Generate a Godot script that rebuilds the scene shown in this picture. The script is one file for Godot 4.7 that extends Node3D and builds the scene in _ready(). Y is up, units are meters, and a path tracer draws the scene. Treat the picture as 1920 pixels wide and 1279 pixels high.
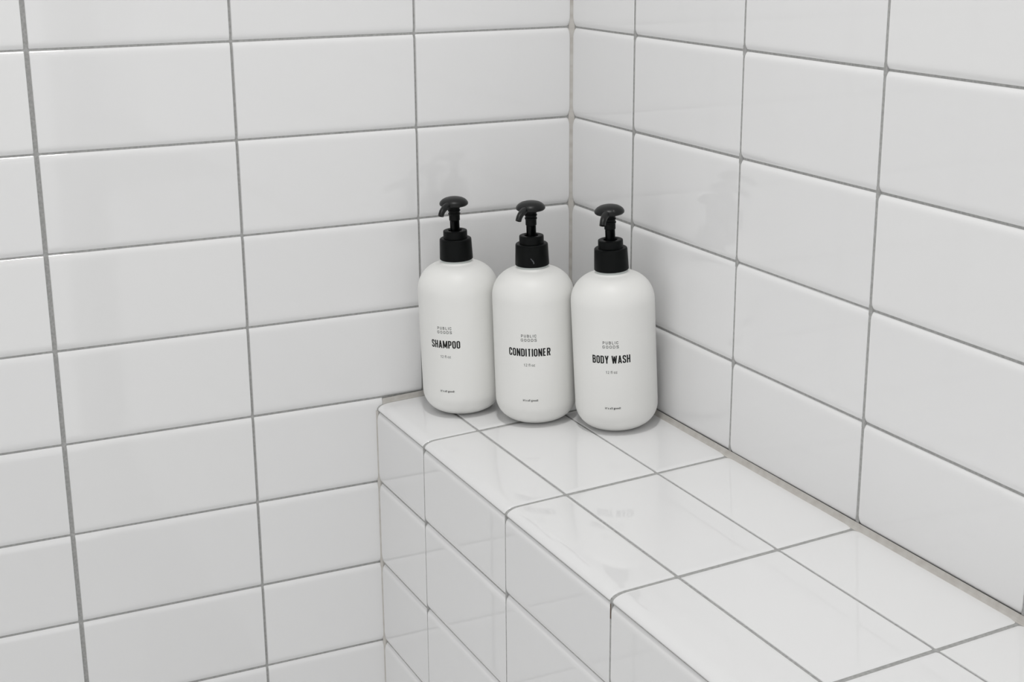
extends Node3D
# A tiled shower corner: two walls, a sloping tiled ledge and three pump bottles.
# World: y up, metres. The corner of the two walls is the line x = 0, z = 0.

const U := 0.1535                 # one tile pitch along a wall
const H := 0.50220 * U            # one tile course
const TOP := 1.40                 # height of the joint called row 0
const Z1 := 0.69219 * U           # first cross joint on the right wall and on the ledge
const ZP := 1.00046 * U
const X1 := 0.95087 * U           # first upright joint on the left wall
const LEDGE_W := 1.23988 * U
const M1 := 0.91971 * U
const M2 := 0.41943 * U
const NOSE := 0.03677 * U         # drop of the bullnose edge
const SLOPE_X := 0.045246         # the ledge falls towards the room
const SLOPE_Z := -0.003962
const LEDGE_LIFT := 0.023867 * U
const ROOM_X := -1.7
const ROOM_Z := 2.3
const ROOM_Y := 2.45
const E_DOWN := 0.42
const E_PANEL := 0.25
const E_FILL1 := 0.43
const E_FILL2 := 0.44

var M := {}
var used := {}

func _ready():
	# ---- camera, environment, light -------------------------------------------------
	var cam := Camera3D.new()
	cam.name = "camera"
	cam.position = Vector3(-3.976203, 0.621617, 7.493705) * U + Vector3(0, TOP, 0)
	cam.rotation = Vector3(-0.281780, -0.446716, -0.006743)
	cam.fov = 25.9081
	cam.near = 0.02
	add_child(cam)
	cam.current = true

	var env := Environment.new()
	env.background_mode = Environment.BG_COLOR
	env.background_color = Color(0.75, 0.78, 0.8)
	env.tonemap_mode = Environment.TONE_MAPPER_LINEAR
	env.tonemap_exposure = 0.985
	env.sdfgi_enabled = true
	env.ssao_enabled = true
	env.ssil_enabled = true
	var we := WorldEnvironment.new()
	we.name = "environment"
	we.environment = env
	add_child(we)

	make_materials()
	build_unseen_downlight(Vector3(-0.31, ROOM_Y - 0.012, 0.44), 0.055, E_DOWN)
	build_unseen_panel(Vector3(-0.80, ROOM_Y, 0.98), Vector2(1.44, 1.80), E_PANEL)
	build_fill_window("window_1", Vector3(-0.80, 1.05, ROOM_Z), Vector3.RIGHT, Vector3.FORWARD, Vector2(1.4, 1.5), E_FILL1, "tall frosted window behind the viewer in a slim white frame")
	build_fill_window("window_2", Vector3(ROOM_X, 0.95, 1.10), Vector3.FORWARD, Vector3.RIGHT, Vector2(1.8, 1.5), E_FILL2, "wide frosted window in a slim white frame facing the right wall")

	# ---- the room -------------------------------------------------------------------
	build_shell()
	build_left_wall()
	build_right_wall()
	build_ledge()

	# ---- the bottles ----------------------------------------------------------------
	build_bottles()

# ======================================================================================
# helpers

func numbered(called: String) -> String:
	if not used.has(called):
		used[called] = 0
		return called
	used[called] += 1
	return "%s_%03d" % [called, used[called]]

func put(called: String, mesh: Mesh, mat: Material, parent: Node3D) -> MeshInstance3D:
	var o := MeshInstance3D.new()
	if parent == self:
		o.name = numbered(called)
	else:
		var n := 0
		if parent.has_node(called):
			n = int(parent.get_meta("count_" + called, 0)) + 1
			parent.set_meta("count_" + called, n)
		o.name = called if n == 0 else "%s_%03d" % [called, n]
	o.mesh = mesh
	o.material_override = mat
	o.cast_shadow = GeometryInstance3D.SHADOW_CASTING_SETTING_ON
	parent.add_child(o, true)
	return o

func tag(o: Node, label: String, category: String, group := "", kind := ""):
	o.set_meta("label", label)
	o.set_meta("category", category)
	if group != "":
		o.set_meta("group", group)
	if kind != "":
		o.set_meta("kind", kind)

func noise_tex(freq: float, lo: Color, hi: Color, seed_: int, size := 512, as_normal := false, bump := 1.0) -> NoiseTexture2D:
	var n := FastNoiseLite.new()
	n.seed = seed_
	n.frequency = freq
	n.fractal_octaves = 4
	var t := NoiseTexture2D.new()
	t.width = size
	t.height = size
	t.seamless = true
	t.noise = n
	if as_normal:
		t.as_normal_map = true
		t.bump_strength = bump
	else:
		var g := Gradient.new()
		g.set_color(0, lo)
		g.set_color(1, hi)
		t.color_ramp = g
	return t

func plain(c: Color, rough: float, spec := 0.5) -> StandardMaterial3D:
	var m := StandardMaterial3D.new()
	m.albedo_color = c
	m.roughness = rough
	m.metallic_specular = spec
	return m

func make_materials():
	# glazed white tile: two firings a hair apart in tone, a faint orange-peel in the glaze
	var ripple := noise_tex(0.012, Color.BLACK, Color.WHITE, 4, 512, true, 2.0)
	var k := 0
	for c in [Color(0.955, 0.955, 0.956), Color(0.951, 0.951, 0.952), Color(0.958, 0.958, 0.958)]:
		var m := plain(c, 0.04)
		m.normal_enabled = true
		m.normal_texture = ripple
		m.normal_scale = 0.012
		m.uv1_triplanar = true
		m.uv1_world_triplanar = true
		m.uv1_scale = Vector3(5, 5, 5)
		M["tile_%d" % k] = m
		k += 1
	# cement grout in the joints, a warmer sealant-like grout in the inside corners
	var g := plain(Color(1, 1, 1), 0.9, 0.25)
	g.albedo_texture = noise_tex(0.06, Color(0.63, 0.63, 0.625), Color(0.75, 0.75, 0.745), 11)
	g.uv1_triplanar = true
	g.uv1_world_triplanar = true
	g.uv1_scale = Vector3(9, 9, 9)
	M.grout = g
	var w := plain(Color(1, 1, 1), 0.85, 0.25)
	w.albedo_texture = noise_tex(0.02, Color(0.76, 0.742, 0.72), Color(0.84, 0.832, 0.815), 23)
	w.uv1_triplanar = true
	w.uv1_world_triplanar = true
	w.uv1_scale = Vector3(9, 9, 9)
	M.corner_grout = w
	M.stain = plain(Color(0.42, 0.36, 0.31), 0.9, 0.2)
	M.paint = plain(Color(0.93, 0.93, 0.925), 0.8, 0.3)
	M.floor = plain(Color(0.93, 0.93, 0.925), 0.5)  # out of view, lightened to bounce light onto the lower walls
	M.body = plain(Color(0.955, 0.955, 0.945), 0.42, 0.45)
	M.neck = plain(Color(0.80, 0.82, 0.81), 0.30, 0.5)
	M.black = plain(Color(0.035, 0.045, 0.045), 0.42, 0.24)
	M.black_lit = plain(Color(0.055, 0.06, 0.06), 0.38, 0.42)  # head and spout: the black lightened, their top light put into the colour
	M.black_stem = plain(Color(0.03, 0.04, 0.04), 0.35, 0.25)
	M.ink = plain(Color(0.13, 0.13, 0.13), 0.6, 0.3)
	M.ink_thin = plain(Color(0.24, 0.24, 0.24), 0.6, 0.3)
	M.scuff = plain(Color(0.36, 0.37, 0.38), 0.6, 0.3)
	M.metal = plain(Color(0.85, 0.85, 0.85), 0.4)

# A glazed tile: plan w x h centred on the origin, face at z = 0, cushion edges falling away behind it.
const EDGE := [[0.0, -0.0055], [0.00000, -0.002400], [0.00025, -0.002145], [0.00060, -0.001819], [0.00100, -0.001489], [0.00160, -0.001073], [0.00240, -0.000650], [0.00340, -0.000300], [0.00480, -0.000061], [0.00680, -0.000000]]
var tile_cache := {}

# corners: bit 1 top right, 2 top left, 4 bottom left, 8 bottom right take the larger radius of an inside corner
func tile_mesh(w: float, h: float, corners := 0) -> ArrayMesh:
	var key := "%.4f %.4f %d" % [w, h, corners]
	if tile_cache.has(key):
		return tile_cache[key]
	var sq := minf(1.0, minf(w, h) / 0.020)
	var verts := PackedVector3Array()
	var norms := PackedVector3Array()
	var idx := PackedInt32Array()
	var per := 16
	var low := 0.45 if corners & 16 else 1.0       # ledge tiles are flatter
	var kx := 0.10                                   # the short edges are crisper than the long ones
	for k in EDGE.size():
		var d: float = EDGE[k][0] * sq
		var zz: float = EDGE[k][1] * low if k > 0 else -0.0055
		var a = EDGE[maxi(k - 1, 1)]
		var b = EDGE[mini(k + 1, EDGE.size() - 1)]
		var dz: float = (b[1] - a[1]) * low
		var dd: float = (b[0] - a[0]) * sq
		for c in 4:
			var rc := 0.0028 if corners & (1 << c) else 0.0008
			var cx: float = (w * 0.5 - d * kx - rc) * (1 if c == 0 or c == 3 else -1)
			var cy: float = (h * 0.5 - d - rc) * (1 if c < 2 else -1)
			for j in 4:
				var ang := (c + j / 3.0) * PI * 0.5
				var o := Vector2(cos(ang), sin(ang))
				var run := dd * (kx * o.x * o.x + o.y * o.y)
				var nl := Vector2(dz, run).normalized()      # outward, up
				if k == 0:
					nl = Vector2(1, 0)
				if k == EDGE.size() - 1:
					nl = Vector2(0, 1)
				verts.append(Vector3(cx + o.x * rc, cy + o.y * rc, zz))
				norms.append(Vector3(o.x * nl.x, o.y * nl.x, nl.y))
	for k in EDGE.size() - 1:
		for j in per:
			var p := k * per + j
			var q := k * per + (j + 1) % per
			idx.append_array([p, q + per, q, p, p + per, q + per])
	var centre := verts.size()
	verts.append(Vector3.ZERO)
	norms.append(Vector3(0, 0, 1))
	var last := (EDGE.size() - 1) * per
	for j in per:
		idx.append_array([last + j, centre, last + (j + 1) % per])
	var arr := []
	arr.resize(Mesh.ARRAY_MAX)
	arr[Mesh.ARRAY_VERTEX] = verts
	arr[Mesh.ARRAY_NORMAL] = norms
	arr[Mesh.ARRAY_INDEX] = idx
	var m := ArrayMesh.new()
	m.add_surface_from_arrays(Mesh.PRIMITIVE_TRIANGLES, arr)
	tile_cache[key] = m
	return m

var rng := RandomNumberGenerator.new()

# a tile whose plan runs from (a0, b0) to (a1, b1) along the axes ax and ay of a plane through o
func lay(parent: Node3D, called: String, o: Vector3, ax: Vector3, ay: Vector3, a0: float, b0: float, a1: float, b1: float, corners := 0, uneven := 1.0):
	var n := ax.cross(ay).normalized()
	var t := put(called, tile_mesh(a1 - a0, b1 - b0, corners), M["tile_%d" % rng.randi_range(0, 2)], parent)
	var bas := Basis(ax, ay, n)
	var tilt := Basis(ax, rng.randf_range(-0.0016, 0.0016) * uneven) * Basis(ay, rng.randf_range(-0.0010, 0.0010) * uneven)
	var c := o + ax * (a0 + a1) * 0.5 + ay * (b0 + b1) * 0.5 + n * rng.randf_range(-0.00012, 0.00012) * uneven
	t.transform = Transform3D(tilt * bas, c)

func slab(called: String, lo: Vector3, hi: Vector3, mat: Material, parent: Node3D) -> MeshInstance3D:
	var b := BoxMesh.new()
	b.size = hi - lo
	var o := put(called, b, mat, parent)
	o.position = (lo + hi) * 0.5
	return o

# a straight bead of grout filling an inside corner: polygon of the cross-section swept from p to q
func bead(parent: Node3D, called: String, mat: Material, p: Vector3, q: Vector3, ua: Vector3, va: Vector3, poly: Array) -> MeshInstance3D:
	var st := SurfaceTool.new()
	st.begin(Mesh.PRIMITIVE_TRIANGLES)
	var n := poly.size()
	for i in n:
		st.set_smooth_group(-1)
		var a: Vector2 = poly[i]
		var b: Vector2 = poly[(i + 1) % n]
		var e := q - p
		var va0 := ua * a.x + va * a.y
		var vb0 := ua * b.x + va * b.y
		for v in [p + va0, p + vb0, p + vb0 + e, p + va0, p + vb0 + e, p + va0 + e]:
			st.add_vertex(v)
	for i in range(1, n - 1):
		for v in [poly[0], poly[i], poly[i + 1]]:
			st.add_vertex(p + ua * v.x + va * v.y)
		for v in [poly[0], poly[i + 1], poly[i]]:
			st.add_vertex(q + ua * v.x + va * v.y)
	st.generate_normals()
	return put(called, st.commit(), mat, parent)

func row_y(j: int) -> float:
	return TOP - H * j

func ledge_y(x: float, z: float) -> float:
	return TOP - 4.0 * H + LEDGE_LIFT + SLOPE_X * x + SLOPE_Z * z

func joint_z(k: int) -> float:
	return 0.0 if k == 0 else Z1 + (k - 1) * ZP

func joint_x(i: int) -> float:
	return 0.0 if i == 0 else -(X1 + (i - 1) * U)

# the tiles of a wall that lie outside the picture: real tiles, too many to name one by one
func tile_field(parent: Node3D, o: Vector3, ax: Vector3, ay: Vector3, spots: Array):
	var mm := MultiMesh.new()
	mm.transform_format = MultiMesh.TRANSFORM_3D
	mm.mesh = tile_mesh(U - 0.0012, H - 0.0012)
	mm.instance_count = spots.size()
	for i in spots.size():
		mm.set_instance_transform(i, Transform3D(Basis(ax, ay, ax.cross(ay)), o + ax * spots[i].x + ay * spots[i].y))
	var f := MultiMeshInstance3D.new()
	f.name = "tile_field"
	f.multimesh = mm
	f.material_override = M.tile_0
	f.set_meta("kind", "stuff")
	parent.add_child(f, true)

# ======================================================================================
# room shell

const BACK := 0.0018          # grout lies this far behind the tile faces

func structure(o: Node3D, label: String, category: String):
	tag(o, label, category, "", "structure")

func build_shell():
	structure(slab("floor", Vector3(ROOM_X - 0.1, -0.1, -0.1), Vector3(0.1, 0.0, ROOM_Z + 0.1), M.floor, self), "pale grey shower room floor below the tiled ledge", "floor")
	structure(slab("ceiling", Vector3(ROOM_X - 0.1, ROOM_Y, -0.1), Vector3(0.1, ROOM_Y + 0.1, ROOM_Z + 0.1), M.paint, self), "plain white painted ceiling over the tiled corner", "ceiling")
	structure(slab("wall_side", Vector3(ROOM_X - 0.1, 0, -0.1), Vector3(ROOM_X, ROOM_Y, ROOM_Z + 0.1), M.paint, self), "plain white painted wall facing the right tiled wall", "wall")
	structure(slab("wall_back", Vector3(ROOM_X, 0, ROOM_Z), Vector3(0.1, ROOM_Y, ROOM_Z + 0.1), M.paint, self), "plain white painted wall behind the viewer", "wall")

func area_light(parent: Node3D, at: Vector3, toward: Basis, size: Vector2, power: float, c: Color):
	var l := AreaLight3D.new()
	l.name = "area_light"
	l.area_size = size
	l.light_color = c
	l.light_energy = power
	l.area_range = 6.0
	l.area_attenuation = 2.0
	l.shadow_enabled = true
	l.transform = Transform3D(toward, at)
	parent.add_child(l)

func build_unseen_downlight(at: Vector3, r: float, power: float):  # ceiling lamp out of view, placed to light the ledge and shade the bottle bases
	var root := Node3D.new()
	root.name = "downlight"
	root.position = at
	add_child(root)
	tag(root, "round recessed downlight with pale metal trim in the white ceiling", "lamp")
	var k := r * 1000.0
	put("trim", lathe([[k, 0.0], [k, -4.0], [k + 2.0, -6.0], [k + 12.0, -6.0], [k + 15.0, -3.0], [k + 15.0, 0.0]], 48), M.metal, root)
	var glow := plain(Color(0.9, 0.9, 0.9), 0.6)
	glow.emission_enabled = true
	glow.emission = Color(1, 1, 1)
	glow.emission_energy_multiplier = 3.0
	put("lens", lathe([[0.0, -1.5], [k - 1.0, -1.2], [k, -0.2], [0.0, -0.1]], 48), glow, root)
	var l := SpotLight3D.new()
	l.name = "spot_light"
	l.light_color = Color(1.0, 0.997, 0.99)
	l.light_energy = power
	l.light_size = r
	l.spot_angle = 50.0
	l.spot_angle_attenuation = 1.0
	l.spot_range = 6.0
	l.spot_attenuation = 2.0
	l.shadow_enabled = true
	l.position = Vector3(0, -0.06, 0)
	l.rotation = Vector3(-PI * 0.5, 0, 0)
	root.add_child(l)

# unseen ceiling panel placed to light the tile top edges: frame, diffuser, light below
func build_unseen_panel(at: Vector3, size: Vector2, power: float):
	var root := Node3D.new()
	root.name = "ceiling_light"
	root.position = at
	add_child(root)
	tag(root, "large flat opal ceiling light panel in a slim pale frame", "light")
	var w := size.x * 0.5
	var h := size.y * 0.5
	for s in [[-w - 0.02, -h - 0.02, w + 0.02, -h], [-w - 0.02, h, w + 0.02, h + 0.02], [-w - 0.02, -h, -w, h], [w, -h, w + 0.02, h]]:
		slab("frame", Vector3(s[0], -0.016, s[1]), Vector3(s[2], 0.0, s[3]), M.metal, root)
	var glow := plain(Color(0.9, 0.9, 0.9), 0.6)
	glow.emission_enabled = true
	glow.emission = Color(1, 1, 1)
	glow.emission_energy_multiplier = 0.3 * power
	slab("diffuser", Vector3(-w, -0.012, -h), Vector3(w, 0.0, h), glow, root)
	area_light(root, Vector3(0, -0.0125, 0), Basis(Vector3.RIGHT, -PI * 0.5), size, power, Color(1.0, 0.998, 0.994))

# added fill light shaped as a frosted window: frame, glowing sheet, area light
func build_fill_window(called: String, at: Vector3, across: Vector3, inward: Vector3, size: Vector2, power: float, label: String):
	var root := Node3D.new()
	root.name = called
	root.transform = Transform3D(Basis(across, Vector3.UP, across.cross(Vector3.UP)), at)
	add_child(root)
	structure(root, label, "window")
	var inz := 1.0 if root.transform.basis.z.dot(inward) > 0.0 else -1.0
	var w := size.x * 0.5
	var h := size.y * 0.5
	var f := 0.05
	for s in [[-w - f, -h - f, w + f, -h], [-w - f, h, w + f, h + f], [-w - f, -h, -w, h], [w, -h, w + f, h]]:
		slab("frame", Vector3(s[0], s[1], minf(0.0, inz * 0.04)), Vector3(s[2], s[3], maxf(0.0, inz * 0.04)), M.paint, root)
	var glow := plain(Color(0.9, 0.9, 0.9), 0.6)
	glow.emission_enabled = true
	glow.emission = Color(1, 1, 1)
	glow.emission_energy_multiplier = 0.3 * power
	slab("pane", Vector3(-w, -h, minf(0.0, inz * 0.012)), Vector3(w, h, maxf(0.0, inz * 0.012)), glow, root)
	area_light(root, Vector3(0, 0, inz * 0.02), Basis.IDENTITY if inz < 0.0 else Basis(Vector3.UP, PI), size, power, Color(1.0, 1.0, 1.0))

func build_left_wall():
	rng.seed = 5
	var wall := slab("wall_left", Vector3(ROOM_X, 0, -0.1), Vector3(0.1, ROOM_Y, -BACK), M.grout, self)
	structure(wall, "left wall of glossy white stacked rectangular tiles with grey grout", "wall")
	var off := -wall.position
	var jw := [0.0016, 0.00080, 0.00090, 0.00160, 0.0008, 0.0008, 0.0008]
	for j in range(-3, 10):
		for i in 6:
			var x1: float = joint_x(i) - jw[i]
			var x0: float = joint_x(i + 1) + jw[i + 1]
			var y1 := row_y(j) - 0.00028
			var y0 := row_y(j + 1) + 0.00028
			if j >= 4 and i == 0:
				continue
			if j >= 4 and i == 1:
				x1 = -LEDGE_W + 0.0065
			if j == 3 and i == 0:
				y0 += 0.0035
			lay(wall, "tile", off, Vector3.RIGHT, Vector3.UP, x0, y0, x1, y1, 9 if i == 0 or (j >= 5 and i == 1) else 8 if j == 4 and i == 1 else 0)
	var spots := []
	for j in range(-13, 18):
		for i in 11:
			if (j >= -3 and j < 10 and i < 6) or (j >= 4 and i <= 1):
				continue
			if joint_x(i + 1) < ROOM_X:
				continue
			spots.append(Vector2((joint_x(i) + joint_x(i + 1)) * 0.5, (row_y(j) + row_y(j + 1)) * 0.5))
	tile_field(wall, off, Vector3.RIGHT, Vector3.UP, spots)
	# the upright bead in the corner above the ledge
	bead(wall, "corner_grout", M.corner_grout, Vector3(0, row_y(4) + 0.004, 0) + off, Vector3(0, ROOM_Y, 0) + off, Vector3.LEFT, Vector3.BACK,
		[Vector2(-0.003, -0.003), Vector2(0.0023, -0.003), Vector2(0.0023, -0.0009), Vector2(0.0013, 0.0000), Vector2(0.0000, 0.0013), Vector2(-0.0009, 0.0023), Vector2(-0.003, 0.0023)])

func build_right_wall():
	rng.seed = 8
	var wall := slab("wall_right", Vector3(BACK, 0, -BACK), Vector3(0.1, ROOM_Y, ROOM_Z), M.grout, self)
	structure(wall, "right wall of glossy white stacked rectangular tiles above the ledge", "wall")
	var off := -wall.position
	var jw := [0.0016, 0.00115, 0.00080, 0.00100, 0.0009, 0.0008, 0.0008, 0.0008, 0.0008]
	for j in range(-3, 4):
		for k in 8:
			var z0: float = joint_z(k) + jw[k]
			var z1: float = joint_z(k + 1) - jw[k + 1]
			var y1 := row_y(j) - 0.00022
			var y0 := row_y(j + 1) + 0.00022
			if j == 3:
				y0 = ledge_y(0, z0) + 0.0019
			lay(wall, "tile", off, Vector3.BACK, Vector3.UP, z0, y0, z1, y1, 6 if k == 0 else 12 if j == 3 else 0)
	# upright joints pointed almost flush
	for k in range(1, 9):
		slab("grout_joint", Vector3(0.0004, ledge_y(0, joint_z(k)) + 0.001, joint_z(k) - 0.0016) + off, Vector3(0.003, row_y(-3), joint_z(k) + 0.0016) + off, M.grout, wall)
	var spots := []
	for j in range(-13, 4):
		for k in 15:
			if (j >= -3 and k < 8) or joint_z(k + 1) > ROOM_Z or k == 0:
				continue
			spots.append(Vector2((joint_z(k) + joint_z(k + 1)) * 0.5, (row_y(j) + row_y(j + 1)) * 0.5))
	tile_field(wall, off, Vector3.BACK, Vector3.UP, spots)

# a bullnose tile: its cross-section swept along z, all edges cushioned
func nose_mesh(w: float, len_: float) -> ArrayMesh:
	var prof := [Vector2(0, -0.0045), Vector2(0, -0.0012), Vector2(0.0002, -0.0008), Vector2(0.0007, -0.0004), Vector2(0.0016, -0.00015), Vector2(0.003, 0)]
	var ea := 0.0105
	var eb := NOSE - 0.0008
	prof.append(Vector2(w - ea - 0.008, 0))
	for i in 13:
		var a := PI * 0.5 * i / 12.0
		prof.append(Vector2(w - ea + ea * sin(a), -eb + eb * cos(a)))
	prof.append(Vector2(w - 0.0006, -eb - 0.0003))
	prof.append(Vector2(w - 0.004, -eb - 0.0004))
	var nrm := []
	for i in prof.size():
		var t: Vector2 = prof[mini(i + 1, prof.size() - 1)] - prof[maxi(i - 1, 0)]
		nrm.append(Vector2(-t.y, t.x).normalized())
	var ends := []
	for e in EDGE:
		ends.append([e[0], -e[1]])
	var stations := []
	for e in range(1, ends.size()):
		stations.append([ends[e][0] * 0.45, ends[e][1] * 0.6])
	var st := SurfaceTool.new()
	st.begin(Mesh.PRIMITIVE_TRIANGLES)
	var rows := [[0.0, 0.0020]]
	for s in stations:
		rows.append(s)
	var all := []
	for s in rows:
		all.append([s[0], s[1]])
	for i in range(rows.size() - 1, -1, -1):
		all.append([len_ - rows[i][0], rows[i][1]])
	var grid := []
	for s in all:
		var line := []
		for i in prof.size():
			var p: Vector2 = prof[i] - nrm[i] * s[1]
			line.append(Vector3(-p.x, p.y, s[0]))
		grid.append(line)
	st.set_smooth_group(1)
	for a in grid.size() - 1:
		for b in prof.size() - 1:
			for v in [grid[a][b], grid[a][b + 1], grid[a + 1][b + 1], grid[a][b], grid[a + 1][b + 1], grid[a + 1][b]]:
				st.add_vertex(v)
	st.generate_normals()
	return st.commit()

func build_ledge():
	rng.seed = 21
	var ledge := Node3D.new()
	ledge.name = "tiled_ledge"
	add_child(ledge)
	tag(ledge, "built-in white tiled shower ledge with rounded front edge carrying the bottles", "ledge")
	var length := joint_z(8)
	# grout core with the profile of the ledge
	var ysw := ledge_y(-LEDGE_W, 0)
	var y00 := ledge_y(0, 0)
	var drop := Vector3(0, SLOPE_Z * length, 0)
	var poly := [Vector2(0.0, 0.0), Vector2(0.0, y00 - 0.0007)]
	var ea := 0.0105
	var eb := NOSE - 0.0006
	for i in 8:
		var a := PI * 0.5 * i / 7.0
		poly.append(Vector2(LEDGE_W - ea + (ea - 0.0007) * sin(a), ysw + SLOPE_X * (ea - ea * sin(a)) - eb + (eb - 0.0007) * cos(a)))
	poly.append(Vector2(LEDGE_W - 0.0007, ysw - NOSE - 0.0002))
	poly.append(Vector2(LEDGE_W - 0.0021, ysw - NOSE - 0.0012))
	poly.append(Vector2(LEDGE_W - 0.0021, 0.0))
	bead(ledge, "grout_bed", M.grout, Vector3(-0.0, 0, 0.0), Vector3(0, 0, length) + drop, Vector3.LEFT, Vector3.UP, poly)
	# top tiles
	var ex := Vector3(1, SLOPE_X, 0).normalized()
	var ez := Vector3(0, SLOPE_Z, 1).normalized()
	var o := Vector3(0, y00, 0)
	for k in 8:
		var z0 := joint_z(k) + (0.0015 if k == 0 else 0.00065)
		var z1 := joint_z(k + 1) - 0.00065
		lay(ledge, "tile", o, ex, -ez, -M2 + 0.0008, -z1, -0.0022, -z0, 25, 0.6)
		lay(ledge, "tile", o, ex, -ez, -M1 + 0.0008, -z1, -M2 - 0.0008, -z0, 16, 0.6)
		# bullnose tile along the front edge
		var nm := nose_mesh(LEDGE_W - M1 - 0.0006, z1 - z0 - 0.0001)
		var t := put("bullnose_tile", nm, M["tile_%d" % rng.randi_range(0, 2)], ledge)
		t.transform = Transform3D(Basis(ex, ez.cross(ex), ez), o + ex * (-M1 - 0.0006) + ez * (z0 + 0.00005))
		# front face below the nosing
		for j in range(4, 10):
			var zz := (z0 + z1) * 0.5
			var y1 := row_y(j) - 0.0012 + 0.0024 * zz / U - 0.00025
			var y0 := row_y(j + 1) - 0.0012 + 0.0024 * zz / U + 0.00025
			if j == 4:
				y1 = ledge_y(-LEDGE_W, (z0 + z1) * 0.5) - NOSE - 0.0008
			lay(ledge, "tile", Vector3(-LEDGE_W, 0, 0), Vector3.BACK, Vector3.UP, z0 - 0.00005, y0, z1 + 0.00005, y1, 6 if k == 0 else 0)
		# upright joint of the front face, pointed almost flush
		if k > 0:
			slab("grout_joint", Vector3(-LEDGE_W + 0.0004, 0.35, joint_z(k) - 0.0011), Vector3(-LEDGE_W + 0.003, ledge_y(-LEDGE_W, joint_z(k)) - NOSE - 0.0004, joint_z(k) + 0.0011), M.grout, ledge)
	# beads where the ledge meets the walls
	bead(ledge, "corner_grout", M.corner_grout, Vector3(0, y00, 0.001), Vector3(0, y00, length) + drop, Vector3.LEFT, Vector3.UP,
		[Vector2(0.0, -0.003), Vector2(0.0027, -0.003), Vector2(0.0027, -0.0007), Vector2(0.0018, -0.0002), Vector2(0.0010, 0.0010), Vector2(0.0004, 0.0027), Vector2(0.0001, 0.0039), Vector2(0.0, 0.0039)])
	bead(ledge, "corner_grout", M.corner_grout, Vector3(-0.001, y00, 0), Vector3(-LEDGE_W + 0.006, ledge_y(-LEDGE_W + 0.006, 0) - 0.0008, 0), Vector3.BACK, Vector3.UP,
		[Vector2(0.0, -0.003), Vector2(0.0022, -0.003), Vector2(0.0022, -0.0009), Vector2(0.0012, -0.0002), Vector2(0.0005, 0.0014), Vector2(0.0002, 0.0046), Vector2(0.0, 0.0046)])
	bead(ledge, "corner_grout", M.corner_grout, Vector3(-LEDGE_W, 0, 0), Vector3(-LEDGE_W, ysw - 0.006, 0), Vector3.RIGHT, Vector3.BACK,
		[Vector2(-0.0008, -0.0004), Vector2(0.003, -0.0004), Vector2(0.003, 0.0019), Vector2(0.0009, 0.0019), Vector2(0.0002, 0.0009), Vector2(-0.0002, 0.0003)])
	# brown stain in the upright joint under the third nosing joint
	bead(ledge, "grout_stain", M.stain, Vector3(-LEDGE_W + 0.0002, ledge_y(-LEDGE_W, joint_z(3)) - NOSE - 0.011, joint_z(3)), Vector3(-LEDGE_W + 0.0002, ledge_y(-LEDGE_W, joint_z(3)) - NOSE - 0.0008, joint_z(3)), Vector3.RIGHT, Vector3.BACK,
		[Vector2(0, -0.00042), Vector2(0.002, -0.00042), Vector2(0.002, 0.00042), Vector2(0, 0.00042)])

# ======================================================================================
# bottles

const R_BODY := 0.03352

# a solid of revolution; profile points are [radius mm, height mm, flute mm], sharp corners keep their edge
func lathe(prof: Array, seg := 72) -> ArrayMesh:
	var st := SurfaceTool.new()
	st.begin(Mesh.PRIMITIVE_TRIANGLES)
	var g := 1
	var lines := []
	for p in prof:
		var line := []
		for s in seg:
			var a := TAU * s / seg
			var r: float = p[0]
			if p.size() > 2:
				r -= p[2] * pow(0.5 + 0.5 * cos(4.0 * a), 3.0)
			line.append(Vector3(r * sin(a), p[1], r * cos(a)) * 0.001)
		lines.append(line)
	for i in prof.size() - 1:
		if i > 0:
			var d0 := Vector2(prof[i][0] - prof[i - 1][0], prof[i][1] - prof[i - 1][1]).normalized()
			var d1 := Vector2(prof[i + 1][0] - prof[i][0], prof[i + 1][1] - prof[i][1]).normalized()
			if d0.dot(d1) < 0.75:
				g += 1
		st.set_smooth_group(g)
		for s in seg:
			var n := (s + 1) % seg
			var a: Vector3 = lines[i][s]
			var b: Vector3 = lines[i + 1][s]
			var c: Vector3 = lines[i + 1][n]
			var d: Vector3 = lines[i][n]
			if prof[i + 1][0] > 0.0:
				for v in [a, b, c]:
					st.add_vertex(v)
			else:
				for v in [a, b, d]:
					st.add_vertex(v)
				continue
			if prof[i][0] > 0.0:
				for v in [a, c, d]:
					st.add_vertex(v)
	st.generate_normals()
	return st.commit()

func arc(cx: float, cy: float, rx: float, ry: float, a0: float, a1: float, n: int) -> Array:
	var out := []
	for i in n + 1:
		var a := deg_to_rad(lerpf(a0, a1, float(i) / n))
		out.append([cx + rx * cos(a), cy + ry * sin(a)])
	return out

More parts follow.
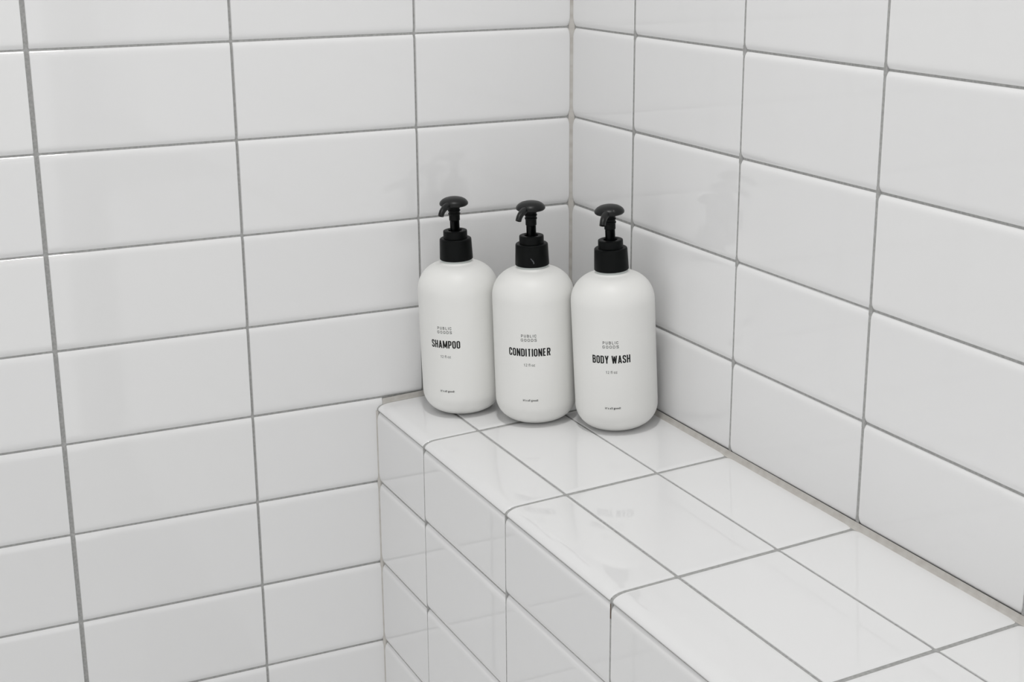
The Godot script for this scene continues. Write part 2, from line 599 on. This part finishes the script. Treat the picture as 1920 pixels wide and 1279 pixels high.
# a bent tube along points with radii, hollow at its mouth
func tube(path: Array, radii: Array, seg := 20) -> ArrayMesh:
	var st := SurfaceTool.new()
	st.begin(Mesh.PRIMITIVE_TRIANGLES)
	var rings := []
	for i in path.size():
		var t: Vector3 = (path[mini(i + 1, path.size() - 1)] - path[maxi(i - 1, 0)]).normalized()
		var side := t.cross(Vector3(1, 0, 0)).normalized()
		if absf(t.x) > 0.9:
			side = t.cross(Vector3(0, 1, 0)).normalized()
		var up := side.cross(t).normalized()
		var ring := []
		for s in seg:
			var a := TAU * s / seg
			ring.append(path[i] + (side * cos(a) + up * sin(a)) * radii[i])
		rings.append(ring)
	# mouth: lip, then inner bore
	var tip: Vector3 = path[-1]
	var dir: Vector3 = (path[-1] - path[-2]).normalized()
	var n0: int = rings.size() - 1
	for f in [[0.68, 0.0], [0.62, -0.004]]:
		var ring := []
		for s in seg:
			ring.append(tip + (rings[n0][s] - tip) * f[0] + dir * f[1])
		rings.append(ring)
	for i in rings.size() - 1:
		st.set_smooth_group(1 if i < n0 else i - n0 + 2)
		for s in seg:
			var n := (s + 1) % seg
			for v in [rings[i][s], rings[i + 1][n], rings[i + 1][s], rings[i][s], rings[i][n], rings[i + 1][n]]:
				st.add_vertex(v)
	st.set_smooth_group(9)
	var last: Array = rings[-1]
	var c := Vector3.ZERO
	for v in last:
		c += v / seg
	for s in seg:
		for v in [last[s], last[(s + 1) % seg], c]:
			st.add_vertex(v)
	st.generate_normals()
	return st.commit()

# ---- lettering ------------------------------------------------------------------------
# glyph: width / cap height, then strokes [0 open, 1 closed, 2 slanted bar, corner radius (negative: right side only), x0, y0, x1, y1, ...] in a unit box
const GLYPHS := {
	"S": [0.40, [0, 0.34, 1, 0.70, 1, 1, 0, 1, 0, 0.57, 1, 0.43, 1, 0, 0, 0, 0, 0.30]],
	"H": [0.41, [0, 0, 0, 0, 0, 1], [0, 0, 1, 0, 1, 1], [0, 0, 0, 0.5, 1, 0.5]],
	"A": [0.45, [2, 0, 0, 0, 0.5, 1], [2, 0, 0.5, 1, 1, 0], [0, 0, 0.18, 0.25, 0.82, 0.25]],
	"M": [0.56, [0, 0, 0, 0, 0, 1], [0, 0, 1, 0, 1, 1], [2, 0, 0, 1, 0.5, 0.12], [2, 0, 0.5, 0.12, 1, 1]],
	"P": [0.40, [0, -0.36, 0, 0, 0, 1, 1, 1, 1, 0.43, 0, 0.43]],
	"O": [0.41, [1, 0.40, 0, 0, 0, 1, 1, 1, 1, 0]],
	"C": [0.40, [0, 0.40, 1, 0.66, 1, 1, 0, 1, 0, 0, 1, 0, 1, 0.34]],
	"N": [0.43, [0, 0, 0, 0, 0, 1], [0, 0, 1, 0, 1, 1], [2, 0, 0, 1, 1, 0]],
	"D": [0.41, [1, -0.40, 0, 0, 0, 1, 1, 1, 1, 0]],
	"I": [0.0, [0, 0, 0.5, 0, 0.5, 1]],
	"T": [0.38, [0, 0, 0, 1, 1, 1], [0, 0, 0.5, 1, 0.5, 0]],
	"E": [0.36, [0, 0, 1, 1, 0, 1, 0, 0, 1, 0], [0, 0, 0, 0.5, 0.86, 0.5]],
	"R": [0.41, [0, -0.36, 0, 0, 0, 1, 1, 1, 1, 0.48, 0, 0.48], [2, 0, 0.6, 0.5, 1, 0]],
	"B": [0.41, [1, -0.30, 0, 0, 0, 0.53, 1, 0.53, 1, 0], [1, -0.30, 0, 0.53, 0, 1, 0.95, 1, 0.95, 0.53]],
	"Y": [0.44, [2, 0, 0, 1, 0.5, 0.40], [2, 0, 0.5, 0.40, 1, 1], [0, 0, 0.5, 0.46, 0.5, 0]],
	"W": [0.62, [2, 0, 0, 1, 0.25, 0], [2, 0, 0.25, 0, 0.5, 0.92], [2, 0, 0.5, 0.92, 0.75, 0], [2, 0, 0.75, 0, 1, 1]],
	"U": [0.41, [0, 0.40, 0, 1, 0, 0, 1, 0, 1, 1]],
	"L": [0.35, [0, 0, 0, 1, 0, 0, 1, 0]],
	"G": [0.41, [0, 0.40, 1, 0.68, 1, 1, 0, 1, 0, 0, 1, 0, 1, 0.46, 0.55, 0.46]],
	" ": [0.16],
}

func rounded(pts: Array, closed: bool, rad: float) -> Array:
	if rad == 0.0:
		return pts
	var mid := 0.0
	for p in pts:
		mid += p.x / pts.size()
	var out := []
	var n := pts.size()
	for i in n:
		if (not closed and (i == 0 or i == n - 1)) or (rad < 0.0 and pts[i].x < mid):
			out.append(pts[i])
			continue
		var p: Vector2 = pts[i]
		var a: Vector2 = pts[(i - 1 + n) % n]
		var b: Vector2 = pts[(i + 1) % n]
		var da := minf(absf(rad), p.distance_to(a) * 0.49)
		var db := minf(absf(rad), p.distance_to(b) * 0.49)
		var pa := p + (a - p).normalized() * da
		var pb := p + (b - p).normalized() * db
		for k in 6:
			var t := k / 5.0
			out.append(pa.lerp(p, t).lerp(p.lerp(pb, t), t))
	return out

func stroke(tri: PackedVector2Array, pts: Array, closed: bool, wd: float):
	var n := pts.size()
	var lft := []
	var rgt := []
	for i in n:
		var p: Vector2 = pts[i]
		var d0 := Vector2.ZERO
		var d1 := Vector2.ZERO
		if closed or i > 0:
			d0 = (p - pts[(i - 1 + n) % n]).normalized()
		if closed or i < n - 1:
			d1 = (pts[(i + 1) % n] - p).normalized()
		if d0 == Vector2.ZERO:
			d0 = d1
		if d1 == Vector2.ZERO:
			d1 = d0
		var nn := (d0.orthogonal() + d1.orthogonal()).normalized()
		var k := minf(1.0 / maxf(nn.dot(d0.orthogonal()), 0.3), 1.9)
		lft.append(p + nn * wd * 0.5 * k)
		rgt.append(p - nn * wd * 0.5 * k)
	for i in (n if closed else n - 1):
		var j := (i + 1) % n
		tri.append_array([lft[i], rgt[i], rgt[j], lft[i], rgt[j], lft[j]])

# triangles of a line of capitals, centred on the origin, cap height ch, total width tw, stroke sw, gap between letters
func capitals(text: String, ch: float, tw: float, sw: float, gap: float, wide := 1.0) -> PackedVector2Array:
	var tri := PackedVector2Array()
	var x := 0.0
	for c in text:
		var g: Array = GLYPHS[c]
		var gw: float = maxf(g[0] * ch * wide, sw)
		for s in range(1, g.size()):
			var q: Array = g[s]
			var pts := []
			for i in range(2, q.size(), 2):
				pts.append(Vector2(x + sw * 0.5 + q[i] * (gw - sw), -ch * 0.5 + q[i + 1] * ch))
			if q[0] == 2:
				var dv: Vector2 = pts[1] - pts[0]
				var hw := Vector2(sw * 0.5 * dv.length() / absf(dv.y), 0)
				tri.append_array([pts[0] - hw, pts[0] + hw, pts[1] + hw, pts[0] - hw, pts[1] + hw, pts[1] - hw])
				continue
			# bars along the cap line and the base line stay inside it; plain uprights keep the full height
			for i in pts.size():
				var level := false
				for o in [i - 1, i + 1]:
					if q[0] == 1:
						o = (o + pts.size()) % pts.size()
					if o >= 0 and o < pts.size() and absf(pts[o].x - pts[i].x) > 1e-4:
						level = true
				if level:
					pts[i].y = clampf(pts[i].y, -ch * 0.5 + sw * 0.5, ch * 0.5 - sw * 0.5)
			stroke(tri, rounded(pts, q[0] == 1, q[1] * gw), q[0] == 1, sw)
		x += gw + gap
	x -= gap
	for i in tri.size():
		tri[i] = Vector2((tri[i].x - x * 0.5) * tw / x, tri[i].y)
	return tri

# small upper and lower case print in the system face, same layout rules
func small_print(text: String, tw: float, weight: int) -> PackedVector2Array:
	var t := TextMesh.new()
	var f := SystemFont.new()
	f.font_names = PackedStringArray(["Droid Sans"])
	f.font_weight = weight
	t.font = f
	t.text = text
	t.font_size = 32
	t.pixel_size = 0.01
	t.depth = 0.0
	t.curve_step = 4.0
	var arr: Array = t.get_mesh_arrays()
	var vs: PackedVector3Array = arr[Mesh.ARRAY_VERTEX]
	var ix: PackedInt32Array = arr[Mesh.ARRAY_INDEX] if arr[Mesh.ARRAY_INDEX] != null else PackedInt32Array()
	var flat := PackedVector2Array()
	if ix.size() > 0:
		for i in ix:
			flat.append(Vector2(vs[i].x, vs[i].y))
	else:
		for v in vs:
			flat.append(Vector2(v.x, v.y))
	var lo := Vector2(1e9, 1e9)
	var hi := -lo
	for p in flat:
		lo = lo.min(p)
		hi = hi.max(p)
	var s := tw / (hi.x - lo.x)
	for i in flat.size():
		flat[i] = (flat[i] - (lo + hi) * 0.5) * s
	return flat

# bends flat triangles round a cylinder of radius r (metres), centred at azimuth az and height hh (mm)
func bend(tri: PackedVector2Array, r: float, az: float, hh: float) -> ArrayMesh:
	var st := SurfaceTool.new()
	st.begin(Mesh.PRIMITIVE_TRIANGLES)
	for i in range(0, tri.size(), 3):
		var a := tri[i]
		var b := tri[i + 1]
		var c := tri[i + 2]
		if absf((b - a).cross(c - a)) < 1e-9:
			continue
		if (b - a).cross(c - a) > 0.0:
			var k := b
			b = c
			c = k
		for p in [a, b, c]:
			var ph: float = az + p.x * 0.001 / r
			var n := Vector3(sin(ph), 0, cos(ph))
			st.set_normal(n)
			st.add_vertex(n * r + Vector3(0, (hh + p.y) * 0.001, 0))
	return st.commit()

func make_bottle() -> Node3D:
	var b := Node3D.new()
	b.name = numbered("pump_bottle")
	add_child(b)
	var body := [[0.0, 0.9], [11.0, 0.7], [13.6, 0.1], [14.6, 0.0]]
	body.append_array(arc(14.72, 18.8, 18.8, 18.8, -88, 0, 16))
	body.append([33.52, 60.0])
	body.append_array(arc(12.4, 105.0, 21.12, 22.4, 0, 84, 20))
	body.append_array([[13.6, 128.0], [13.2, 128.6], [12.0, 128.8], [0.0, 128.8]])
	put("body", lathe(body, 96), M.body, b)
	put("neck_ring", lathe([[0.0, 128.0], [12.9, 128.0], [13.0, 128.3], [13.0, 130.0], [12.6, 130.6], [0.0, 130.6]]), M.neck, b)
	put("collar", lathe([[0.0, 130.3], [13.3, 130.3], [13.72, 130.7], [13.75, 131.2], [13.15, 146.6], [13.0, 147.4], [12.5, 147.9], [11.6, 148.1], [9.2, 148.1], [9.2, 147.0], [0.0, 147.0]]), M.black, b)
	put("lock_ring", lathe([[9.6, 147.2], [9.95, 147.6], [9.9, 153.6], [9.7, 154.3], [9.1, 154.6], [6.2, 154.6], [5.6, 154.2], [5.4, 153.0], [5.4, 148.6], [0.0, 148.6]]), M.black, b)
	put("stem", lathe([[0.0, 148.8], [3.9, 148.8, 0.9], [3.95, 162.4, 0.9], [3.95, 162.5], [4.45, 163.0], [4.5, 167.4], [5.0, 167.9], [5.0, 168.8], [4.5, 169.3], [4.5, 170.2], [5.1, 170.7], [5.1, 171.5], [4.6, 172.0], [4.6, 172.8], [5.2, 173.3], [5.3, 175.5], [0.0, 175.5]], 48), M.black_stem, b)
	put("pump_head", lathe([[0.0, 174.6], [5.6, 174.5], [9.0, 174.7], [10.6, 175.1], [11.5, 175.8], [11.85, 176.8], [11.6, 177.9], [10.9, 179.0], [9.6, 180.2], [7.6, 181.3], [5.2, 182.0], [2.6, 182.4], [0.0, 182.5]]), M.black_lit, b)
	return b

func build_bottles():
	# [x, z, lean about z, lean about x, label azimuth, spout azimuth, name, name width mm, label]
	var rows := [
		[-0.8388, 0.3143, 0.0334, 0.0011, -45.5, -53.0, "SHAMPOO", 25.7, "white pump bottle printed SHAMPOO, leftmost on the ledge, nearest the left wall"],
		[-0.5571, 0.6607, 0.0319, 0.0059, -34.0, -53.0, "CONDITIONER", 35.1, "white pump bottle printed CONDITIONER, between the shampoo and body wash bottles"],
		[-0.2439, 0.9949, 0.0569, 0.0023, -34.0, -44.0, "BODY WASH", 30.8, "white pump bottle printed BODY WASH, rightmost on the ledge, nearest the right wall"],
	]
	var proto := make_bottle()
	var copies := [proto]
	for i in 2:
		var c: Node3D = proto.duplicate()
		c.name = numbered("pump_bottle")
		add_child(c, true)
		copies.append(c)
	for i in 3:
		var r: Array = rows[i]
		var b: Node3D = copies[i]
		var x: float = r[0] * U
		var z: float = r[1] * U
		b.transform = Transform3D(Basis(Vector3.RIGHT, r[3]) * Basis(Vector3.BACK, r[2]), Vector3(x, ledge_y(x, z) + 0.0001, z))
		tag(b, r[8], "bottle", "pump bottles on the tiled ledge")
		var az: float = deg_to_rad(r[4])
		var rr := R_BODY + 0.00006
		put("product_name", bend(capitals(r[6], 6.5, r[7], 0.95, 0.50), rr, az, 65.7), M.ink, b)
		var mk := capitals("PUBLIC", 2.35, 12.3, 0.34, 0.9, 1.75)
		var m2 := capitals("GOODS", 2.35, 12.9, 0.34, 0.9, 1.9)
		for p in mk:
			m2.append(p + Vector2(0, 3.45))
		put("maker_print", bend(m2, rr, az, 76.1), M.ink_thin, b)
		put("volume_print", bend(small_print("12 fl oz", 9.1, 400), rr, az, 55.2), M.ink, b)
		put("slogan_print", bend(small_print("it's all good!", 12.5, 700), rr, az, 24.8), M.ink, b)
		# the spout turns its own way on each bottle
		var d := Vector3(sin(deg_to_rad(r[5])), 0, cos(deg_to_rad(r[5])))
		var path := []
		for q in [[3.0, 176.6], [8.0, 176.7], [12.0, 176.5], [15.0, 175.9], [17.6, 174.9], [19.6, 173.6], [21.0, 172.1], [21.9, 170.6]]:
			path.append((d * q[0] + Vector3(0, q[1], 0)) * 0.001)
		put("spout", tube(path, [0.0030, 0.0030, 0.0029, 0.0027, 0.0026, 0.0025, 0.0024, 0.0024]), M.black_lit, b)
	# pale scuff on the collar of the middle bottle
	var tri := PackedVector2Array()
	stroke(tri, [Vector2(-1.6, 2.2), Vector2(-0.6, 1.0), Vector2(0.3, 0.2)], false, 0.7)
	stroke(tri, [Vector2(-0.4, 0.6), Vector2(0.6, -0.6), Vector2(0.9, -2.2)], false, 0.9)
	put("scuff_mark", bend(tri, 0.01372, deg_to_rad(-24.0), 136.0), M.scuff, copies[1])
